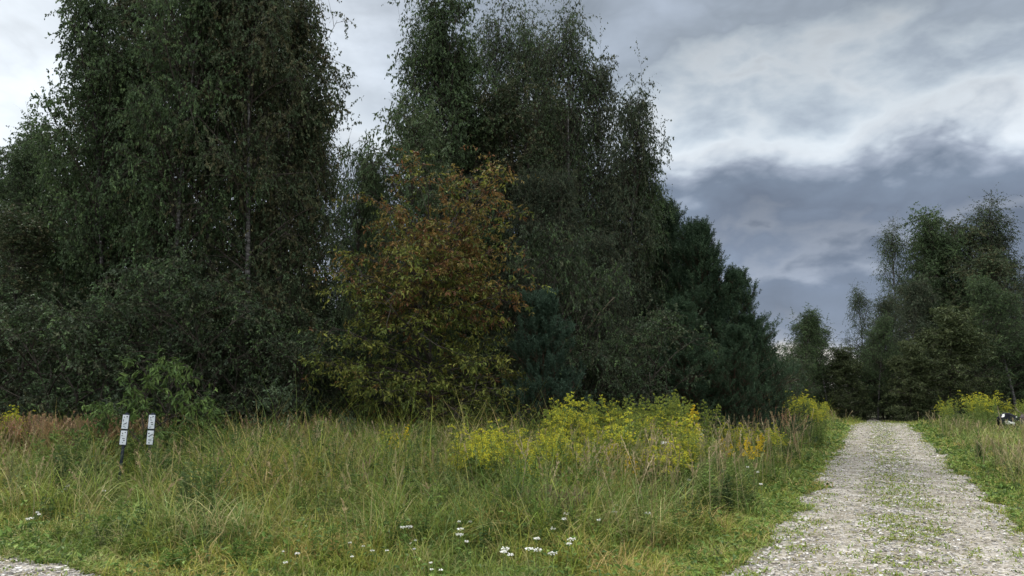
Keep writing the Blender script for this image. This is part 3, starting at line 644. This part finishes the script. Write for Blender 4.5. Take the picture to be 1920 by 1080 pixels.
def weed_proto(key, H, args):
    st, lf, fl = weed_parts(*args)
    WP[key] = (H, [('stem', mesh_from('stem', st, M_grass)), ('leaves', mesh_from('leaves', lf, M_leaf))] + ([('flower_head', mesh_from('flower_head', fl, M_petal))] if fl.n else []))
WP = {}
LG = [(.14, .20, .05), (.115, .175, .045), (.17, .22, .06)]; LD = [(.08, .125, .045), (.07, .11, .042), (.10, .14, .05)]
YEL = [(.52, .46, .035), (.44, .44, .045), (.60, .51, .05), (.32, .37, .05), (.24, .30, .05)]; ORG = [(.62, .44, .03), (.66, .50, .03), (.50, .38, .04)]
for i in range(3): weed_proto('gold%d' % i, 1.1, (100 + i, 1.1, 5, 70, LG, 1.15, YEL, .085, 1.0, .16))
for i in range(2): weed_proto('bud%d' % i, 1.2, (110 + i, 1.2, 5, 75, LG, .75, [(.22, .27, .05), (.30, .31, .05), (.16, .21, .05)], .09, .9, .16))
weed_proto('orange0', .9, (120, .9, 3, 50, LG, .62, ORG, .08, 1.0, .12))
for i in range(3): weed_proto('weed%d' % i, 1.0, (130 + i, 1.0, 6, 80, [LD, LG, LD + LG][i], 0, None, .12, 1, .2))
def weed(key, px, D, h, label, name, cat, group, x=None):
    H, ps = WP[key]; s = h / H * 1.06
    o = empty(name, (gx(px, D) if x is None else x, D, 0), rng.uniform(0, 6.28), (s * .95, s * .95, s)); tag(o, label, cat, group)
    for nm, me in ps: part(nm, me, None, o)
    return o
def spot(label, u, v):
    a = 'left part' if u < -.33 else ('right part' if u > .33 else 'middle')
    b = '' if abs(v) < .5 else (', back row' if v > 0 else ', front row')
    w = label.split()
    return ' '.join(w[:16 - len((a + b).split())]).rstrip(',') + ', ' + a + b
def clump(keys, px, D, rx, ry, n, hr, label, name, cat, group):
    for i in range(n):
        d = D + rng.normal(0, ry); x = gx(px, D) + rng.uniform(-rx, rx)
        if gdist(np.array([x]), np.array([d]))[0] < .45: continue
        if by_post(np.array(x), np.array(d)) or by_post(np.array(x + .2), np.array(d)) or by_post(np.array(x - .2), np.array(d)): continue
        if x > gx(1860, d) and d < 28 and d > 15 and hr[1] > .5: continue          # open patch before the dumped sacks
        weed(keys[i % len(keys)], 0, d, rng.uniform(*hr), spot(label, (x - gx(px, D)) / rx, (d - D) / ry if n > 14 else 0), name, cat, group, x=x)
G1 = ['gold0', 'gold1', 'gold2']; B1 = ['bud0', 'bud1']
clump(G1 + ['gold0', 'bud0'], 965, 10.1, .66, .48, 40, (.72, 1.14), 'yellow goldenrod in the dense front clump at the middle of the verge', 'goldenrod', 'goldenrod', 'goldenrod in the dense front clump')
clump(B1 + ['gold1'], 1120, 12.8, .75, .4, 24, (1.15, 1.55), 'tall greenish goldenrod just coming into bloom before the dark bushes', 'goldenrod', 'goldenrod', 'tall budding goldenrod')
clump(G1 + B1, 1180, 11.5, .9, .9, 26, (.85, 1.3), 'yellow goldenrod of the taller stand right of the front clump', 'goldenrod', 'goldenrod', 'goldenrod right of the front clump')
clump(B1, 1270, 14.2, .6, .4, 14, (1.3, 1.65), 'tall green budding goldenrod in front of the pines', 'goldenrod', 'goldenrod', 'budding goldenrod in front of the pines')
clump(G1, 1475, 24, .7, 1.8, 24, (1.1, 1.6), 'yellow goldenrod at the foot of the pines by the track', 'goldenrod', 'goldenrod', 'goldenrod at the foot of the pines')
clump(G1 + B1, 1545, 33, 1.8, 2.0, 20, (1.1, 1.4), 'far yellow goldenrod along the left of the track end', 'goldenrod', 'goldenrod', 'goldenrod near the track end')
clump(B1 + ['gold2'], 1850, 29, 2.2, 1.2, 26, (1.15, 1.6), 'green and yellow goldenrod across the field at the right', 'goldenrod', 'goldenrod', 'goldenrod at the far right')
clump(['weed1'], 975, 9.75, .62, .25, 26, (.58, .84), 'bright green leafy stem in front of the dense goldenrod clump', 'tall_weed', 'weed', 'bright green stems before the goldenrod')
clump(G1, 1240, 10.2, .5, .5, 5, (.75, 1.0), 'single goldenrod stem in the tall tan grass near the track', 'goldenrod', 'goldenrod', 'goldenrod in the tan grass')
clump(G1, 735, 12.6, .15, .15, 2, (.95, 1.0), 'lone goldenrod spike left of the front clump', 'goldenrod', 'goldenrod', 'lone goldenrod spikes')
clump(G1, 8, 14.0, .3, .3, 4, (1.15, 1.35), 'goldenrod at the left frame edge', 'goldenrod', 'goldenrod', 'goldenrod at the left edge')
clump(G1, 1090, 10.6, .4, .4, 8, (.7, 1.0), 'low goldenrod at the right foot of the dense front clump', 'goldenrod', 'goldenrod', 'low goldenrod at the right foot')
clump(G1, 1420, 15.5, .5, 1.5, 8, (.7, 1.0), 'loose goldenrod in the verge half way along the track', 'goldenrod', 'goldenrod', 'goldenrod half way along the track')
clump(G1, 880, 10.5, .2, .2, 4, (.65, .8), 'low goldenrod at the left foot of the dense front clump', 'goldenrod', 'goldenrod', 'low goldenrod')
for px, D, h, lb in [(1150, 10.6, .86, 'orange yellow flower clump in the middle of the tall grass, the larger one'), (1186, 10.2, .75, 'orange yellow flower clump, the smaller one to the right of the larger'),
                     (738, 12.2, .98, 'single orange yellow flower head left of the front goldenrod'), (1302, 13.6, 1.25, 'single high orange flower head before the pines')]:
    weed('orange0', px, D, h, lb, 'yellow_flower', 'flower', 'orange yellow flowers')
clump(['orange0'], 1395, 13.2, .9, 1.3, 12, (.6, .8), 'small tansy with scattered yellow buttons beside the track verge', 'yellow_flower', 'flower', 'scattered yellow flowers near the track')
clump(['weed0', 'weed2'], 970, 9.3, .50, .35, 22, (.42, .66), 'dark leafy weed under the front goldenrod', 'tall_weed', 'weed', 'dark leafy weeds under the goldenrod')
clump(['weed0', 'weed1', 'weed2'], 290, 13.0, 1.4, .7, 26, (.7, 1.05), 'leafy green weed around the marker posts', 'tall_weed', 'weed', 'leafy weeds around the marker posts')
clump(['weed2', 'weed0'], 640, 13.3, 1.6, .8, 24, (.7, 1.1), 'leafy stalk weed in the left half of the verge', 'tall_weed', 'weed', 'leafy stalk weeds')
clump(['weed1', 'weed2'], 900, 13.2, 1.6, .5, 18, (.8, 1.15), 'upright leafy weed behind the front goldenrod', 'tall_weed', 'weed', 'upright weeds behind the goldenrod')
clump(['weed0', 'weed1', 'weed2'], 1270, 10.6, 1.1, 1.0, 30, (.45, .8), 'green weed in the tall verge left of the track', 'tall_weed', 'weed', 'weeds left of the track')
clump(['weed0', 'weed2'], 1440, 18, .8, 2.2, 22, (.5, .9), 'green weed on the verge further along the track', 'tall_weed', 'weed', 'weeds further along the track')
clump(['weed0', 'weed1', 'weed2'], 1850, 20, 1.6, 4, 34, (.35, .65), 'low green weed in the field right of the track', 'tall_weed', 'weed', 'weeds right of the track')
clump(['weed1', 'weed0', 'weed2'], 560, 10.4, 2.2, 1.0, 26, (.45, .8), 'leafy weed in the near left half of the verge', 'tall_weed', 'weed', 'weeds in the near left verge')
clump(['weed2', 'weed1'], 820, 10.2, 1.1, .9, 14, (.5, .85), 'leafy weed left of the front goldenrod', 'tall_weed', 'weed', 'weeds left of the goldenrod')
clump(['weed0'], 385, 9.2, .35, .25, 8, (.28, .45), 'low dark herb in the near left grass', 'tall_weed', 'weed', 'low dark herbs in the near grass')
clump(['weed0'], 283, 11.2, .18, .15, 7, (.62, .82), 'leafy weed hiding the pole of the right marker post', 'tall_weed', 'weed', 'weeds around the right marker pole')
clump(['weed1', 'weed0'], 60, 12, 1.6, 1.2, 18, (.5, .9), 'green weed at the far left of the verge', 'tall_weed', 'weed', 'weeds at the far left')

def yarrow_mesh(seed, nst, H, big=1.0):
    r = np.random.default_rng(seed); st, lf, fl = G(), G(), G()
    b = np.stack([r.normal(0, .05, nst), r.normal(0, .05, nst), np.zeros(nst)], 1)
    P = grow(r, b, np.stack([r.normal(0, .16, nst), r.normal(0, .16, nst), np.ones(nst)], 1), H * (.75 + .35 * r.random(nst)), 5, (0, 0, .1), .04)
    tubes(st, P, np.full((nst, 5), .0025), 3, np.array([.10, .13, .05]))
    q, t = along(P, .1 + .7 * r.random((nst, 12))); q = q.reshape(-1, 3); m = len(q)
    leaves(lf, q, r.normal(0, 1, (m, 3)), .05, .012, pick(r, LG, m), r)
    for i in range(nst):
        rr = (.016 + .018 * r.random()) * big; k = 36; a = r.random(k) * 6.28; d = rr * np.sqrt(r.random(k))
        c = P[i, -1] + np.stack([d * np.cos(a), d * np.sin(a), .004 * r.normal(0, 1, k)], 1)
        leaves(fl, c, np.stack([np.cos(a), np.sin(a), r.normal(.1, .25, k)], 1), .014, .013, pick(r, [(.72, .72, .68), (.62, .62, .57), (.78, .78, .74)], k, .05), r, up=np.array([0, 0, 1.]))
    return [('stem', mesh_from('stem', st, M_grass)), ('leaves', mesh_from('leaves', lf, M_leaf)), ('flower_head', mesh_from('flower_head', fl, M_petal))]
YP = [yarrow_mesh(200 + i, 1, .42, [.5, .75, .95, .6][i]) for i in range(4)]
def yarrow(px, py, h, label, group, k=None):
    # distance at which a flower of height h is seen in row py
    D = (h - CAMH) / math.tan(PITCH + math.atan((540 - py) / F))
    o = empty('white_flower', (gx(px, D, h), D, 0), rng.uniform(0, 6.28), h / .42 * .97); tag(o, label, 'flower', group)
    for nm, me in YP[rng.integers(0, 4) if k is None else k]: part(nm, me, None, o)
for grp, lb, h, pts in [
    ('front left yarrow', 'white flat topped flower in the short grass of the near middle', .25, [(532, 1030), (548, 1028), (558, 1024), (540, 1042), (530, 1072), (656, 1015), (690, 1020), (708, 1022), (716, 1028), (660, 1030), (778, 1008), (776, 1020), (784, 1004), (818, 1050), (820, 1062), (800, 1064)]),
    ('middle yarrow', 'white flat topped flower half way up the grass below the goldenrod', .40, [(870, 964), (858, 970), (862, 990), (876, 976), (790, 912), (856, 928), (852, 918), (778, 894), (770, 918), (880, 1006), (762, 976), (745, 984)]),
    ('right yarrow', 'white flat topped flower of the scatter under the tall tan grass', .42, [(1046, 976), (1058, 955), (1072, 950), (1070, 966), (1082, 938), (1104, 912), (1116, 914), (1133, 912), (1142, 948), (1150, 940), (1115, 968), (1056, 1002), (1020, 1004), (1008, 1010), (1026, 1016), (975, 1018), (960, 1028), (990, 1014), (935, 1014), (1060, 992), (1226, 950), (1096, 925)]),
    ('left yarrow', 'white flat topped flower in the grass left of the marker posts', .40, [(58, 957), (78, 954), (68, 958), (118, 902), (112, 906), (125, 900), (188, 908)]),
    ('high white flowers', 'white flower cluster up among the goldenrod before the pines', .95, [(1218, 786), (1226, 784), (1234, 798), (1224, 796), (1246, 800), (1306, 792), (1302, 796), (1232, 822)]),
    ('right verge yarrow', 'white flower at the grassy slope near the track', .5, [(1405, 870), (1420, 880), (1430, 902), (1298, 894)])]:
    xs_ = [p_[0] for p_ in pts]; x0_, x1_ = min(xs_), max(xs_)
    for px, py in pts: yarrow(px, py, h, spot(lb, (px - (x0_ + x1_) / 2) / max((x1_ - x0_) / 2, 1), 0), grp)

# saplings
mk('sapling', 2.0, broadleaf(41, 2.0, .62, t0=.12, n1=20, n2=3, n3=3, n4=8, leaf=.15, lw=.33, droop=.7, pal=[(.085, .135, .036), (.105, .155, .042), (.07, .115, .034)], stems=2, ang=(65, 20), twl=(.14, .28), tr=.008), M_bark, 0.55)
mk('sapling2', 2.0, broadleaf(42, 2.0, .42, t0=.3, n1=14, n2=3, n3=3, n4=6, leaf=.12, lw=.45, droop=.5, pal=[(.085, .115, .06), (.07, .10, .055)], ang=(60, 20), twl=(.12, .25), tr=.006), M_bark, 0.38)
tree('sapling', 303, 655, 12.8, 'tall green sapling with drooping pointed leaves behind the marker posts', 1.5, name='sapling', cat='sapling', rz=.4)
tree('sapling', 205, 745, 12.9, 'lower green sapling to the left behind the first marker post', 1.5, name='sapling', cat='sapling', rz=1.4)
tree('sapling', 385, 735, 13.2, 'lower green sapling right of the marker posts', 1.8, name='sapling', cat='sapling', rz=2.4)
tree('sapling2', 528, 708, 14.2, 'grey green sapling standing above the brown grass right of the posts', 1.2, name='sapling', cat='sapling')
tree('sapling2', 655, 768, 13.6, 'small grey green sapling between brown seed heads', .9, name='sapling', cat='sapling')

# ------------------------------------------------------------------ marker posts
import bmesh
def box(bm, c, s, bev=0.0, rot=None):
    r_ = bmesh.ops.create_cube(bm, size=1.0); vs = r_['verts']
    for v in vs: v.co = Vector((v.co.x * s[0], v.co.y * s[1], v.co.z * s[2]))
    if bev: 
        es = list({e for v in vs for e in v.link_edges}); rb = bmesh.ops.bevel(bm, geom=es, offset=bev, segments=2, affect='EDGES'); vs = list({v for f in rb['faces'] for v in f.verts} | {v for v in vs if v.is_valid})
    if rot is not None:
        from mathutils import Matrix
        M = Matrix.Rotation(rot, 4, 'Y')
        for v in vs: v.co = M @ v.co
    for v in vs: v.co += Vector(c)
def bmo(name, bm, mat, parent=None):
    me = bpy.data.meshes.new(name); bm.to_mesh(me); bm.free(); me.materials.append(mat)
    o = bpy.data.objects.new(name, me); COL.objects.link(o)
    if parent: o.parent = parent
    return o
M_post = flat('navy_plastic', (.012, .018, .035), .45); M_plate = mat_noise('white_plate', [(.48, .51, .53), (.66, .69, .72)], 6, bump=0); M_ink = flat('black_ink', (.03, .035, .05), .6)
MARKS = {  # small printed figures: (x, z, w, h, tilt) in fractions of the plate
    'a': [(-.22, .33, .10, .16, .1), (.22, .38, .22, .12, 0), (-.30, .10, .10, .26, 0), (.02, -.12, .62, .09, -.5), (-.12, -.32, .3, .05, 0), (.1, -.4, .2, .05, 0)],
    'b': [(.22, .38, .18, .10, 0), (-.18, .30, .12, .16, 0), (-.22, .14, .3, .06, 0), (.05, -.05, .42, .07, 0), (.16, -.19, .22, .12, 0), (-.02, -.34, .16, .07, 0)],
    'c': [(.18, .38, .3, .08, -.5), (-.16, .30, .12, .18, 0), (-.10, .14, .34, .05, .1), (.06, -.04, .36, .08, 0), (.14, -.18, .30, .09, 0), (-.14, -.38, .34, .05, -.3)],
    'd': [(-.24, .30, .22, .14, -.3), (.12, .18, .60, .08, -.6), (-.2, .08, .3, .06, .2), (.0, -.13, .5, .05, 0), (.05, -.22, .5, .05, 0), (-.08, -.38, .22, .1, .2)]}
def marker(px, D, top, tilt, keys, label):
    o = empty('marker_post', (gx(px, D, 1), D, 0)); tag(o, label, 'post', 'marker posts'); o.rotation_euler = (0, tilt, R(3))
    bm = bmesh.new(); box(bm, (0, 0, top / 2), (.042, .03, top), .006); box(bm, (0, 0, top - .005), (.05, .038, .03), .006)
    bmo('pole', bm, M_post, o)
    for i, k in enumerate(keys):
        zc_ = top - .125 - i * .238
        bm = bmesh.new(); box(bm, (0, -.024, zc_), (.108, .012, .228), .003); bk = bmo('plate_frame', bm, M_post, o)
        bm = bmesh.new(); box(bm, (0, -.033, zc_), (.094, .006, .210), .002); pl = bmo('plate', bm, M_plate, bk)
        bm = bmesh.new()
        for (mx_, mz, w_, h_, t_) in MARKS[k]:
            box(bm, (mx_ * .094, -.0375, zc_ + mz * .21), (w_ * .094, .002, h_ * .21 * .6), 0, t_)
        bmo('lettering', bm, M_ink, bk)
marker(228, 11.6, 1.275, R(3), ('a', 'b'), 'left marker post, dark navy, with two small white plates, standing clear of the weeds')
marker(281, 11.7, 1.27, R(1.5), ('c', 'd'), 'right marker post, its pole hidden in weeds below two small white plates')

# ------------------------------------------------------------------ dumped sack and sticks at the right edge
def sack(px, D, size, seed, label, c1, c2, th):
    r = np.random.default_rng(seed); bm = bmesh.new(); bmesh.ops.create_icosphere(bm, subdivisions=5, radius=1)
    ph = r.random((7, 3)) * 6; fr = r.normal(0, 1, (7, 3)) * np.array([[1.5]] * 3 + [[4]] * 4)
    for v in bm.verts:
        c = np.array(v.co); d = sum((.10 if i < 3 else .035) * (1 - 2 * abs(math.sin(float(fr[i] @ c) + ph[i, 0]))) for i in range(7))
        v.co = Vector(c * (1 + d)); v.co.x *= size[0]; v.co.y *= size[1]; v.co.z = max(v.co.z, -.75) * size[2] + size[2] * .74
        if v.co.z > size[2] * 1.35: v.co.x *= .8
    for f in bm.faces: f.smooth = True
    m = bpy.data.materials.new('plastic_film'); m.use_nodes = True; t = m.node_tree; p = t.nodes['Principled BSDF']; p.inputs['Roughness'].default_value = .75; p.inputs['Specular IOR Level'].default_value = .15
    n = t.nodes.new('ShaderNodeTexNoise'); n.inputs['Scale'].default_value = 3.6; n.inputs['Detail'].default_value = 1
    tcn = t.nodes.new('ShaderNodeTexCoord'); rr = t.nodes.new('ShaderNodeValToRGB'); rr.color_ramp.interpolation = 'CONSTANT'
    rr.color_ramp.elements[0].color = (*c1, 1); rr.color_ramp.elements[1].color = (*c2, 1); rr.color_ramp.elements[1].position = th
    t.links.new(tcn.outputs['Object'], n.inputs['Vector']); t.links.new(n.outputs['Fac'], rr.inputs[0]); t.links.new(rr.outputs[0], p.inputs['Base Color'])
    o = bmo('plastic_sack', bm, m); o.location = (gx(px, D), D, 0); tag(o, label, 'sack'); return o
sack(1893, 27.0, (.40, .34, .54), 5, 'crumpled black plastic sack with white patches dumped in the weeds', (.01, .011, .014), (.7, .7, .66), .585)
sack(1924, 27.2, (.38, .34, .44), 6, 'dull purplish brown sack leaning against the black and white one', (.05, .038, .04), (.03, .024, .028), .5)
def stick(name, a, b, rad, label, cat='stick'):
    r = np.random.default_rng(int(abs(a[0]) * 100)); g = G(); t = np.linspace(0, 1, 7)[:, None]; P = (np.array(a) * (1 - t) + np.array(b) * t)
    P[1:-1] += r.normal(0, rad, (5, 3)); tubes(g, P[None], (rad * (1 - .5 * t[:, 0]))[None], 5)
    tag(part(name, g, M_stick), label, cat)
M_stick = mat_noise('dry_wood', [(.16, .13, .09), (.30, .25, .18)], 12)
stick('stick', (gx(1884, 26.3), 26.3, 0), (gx(1876, 26.3), 26.3, 1.12), .022, 'pale upright stick just left of the black and white sack')
stick('stick', (gx(1934, 26.3), 26.3, .6), (gx(1908, 26.3), 26.3, 1.12), .024, 'pale slanting stick over the purplish brown sack')
stick('broken_branch', (gx(1105, 17.2), 17.6, 3.05), (gx(1155, 17.2), 16.9, 3.75), .02, 'bare pale broken branch poking out of the dark central bushes', 'branch')
print('objects', len(bpy.data.objects))
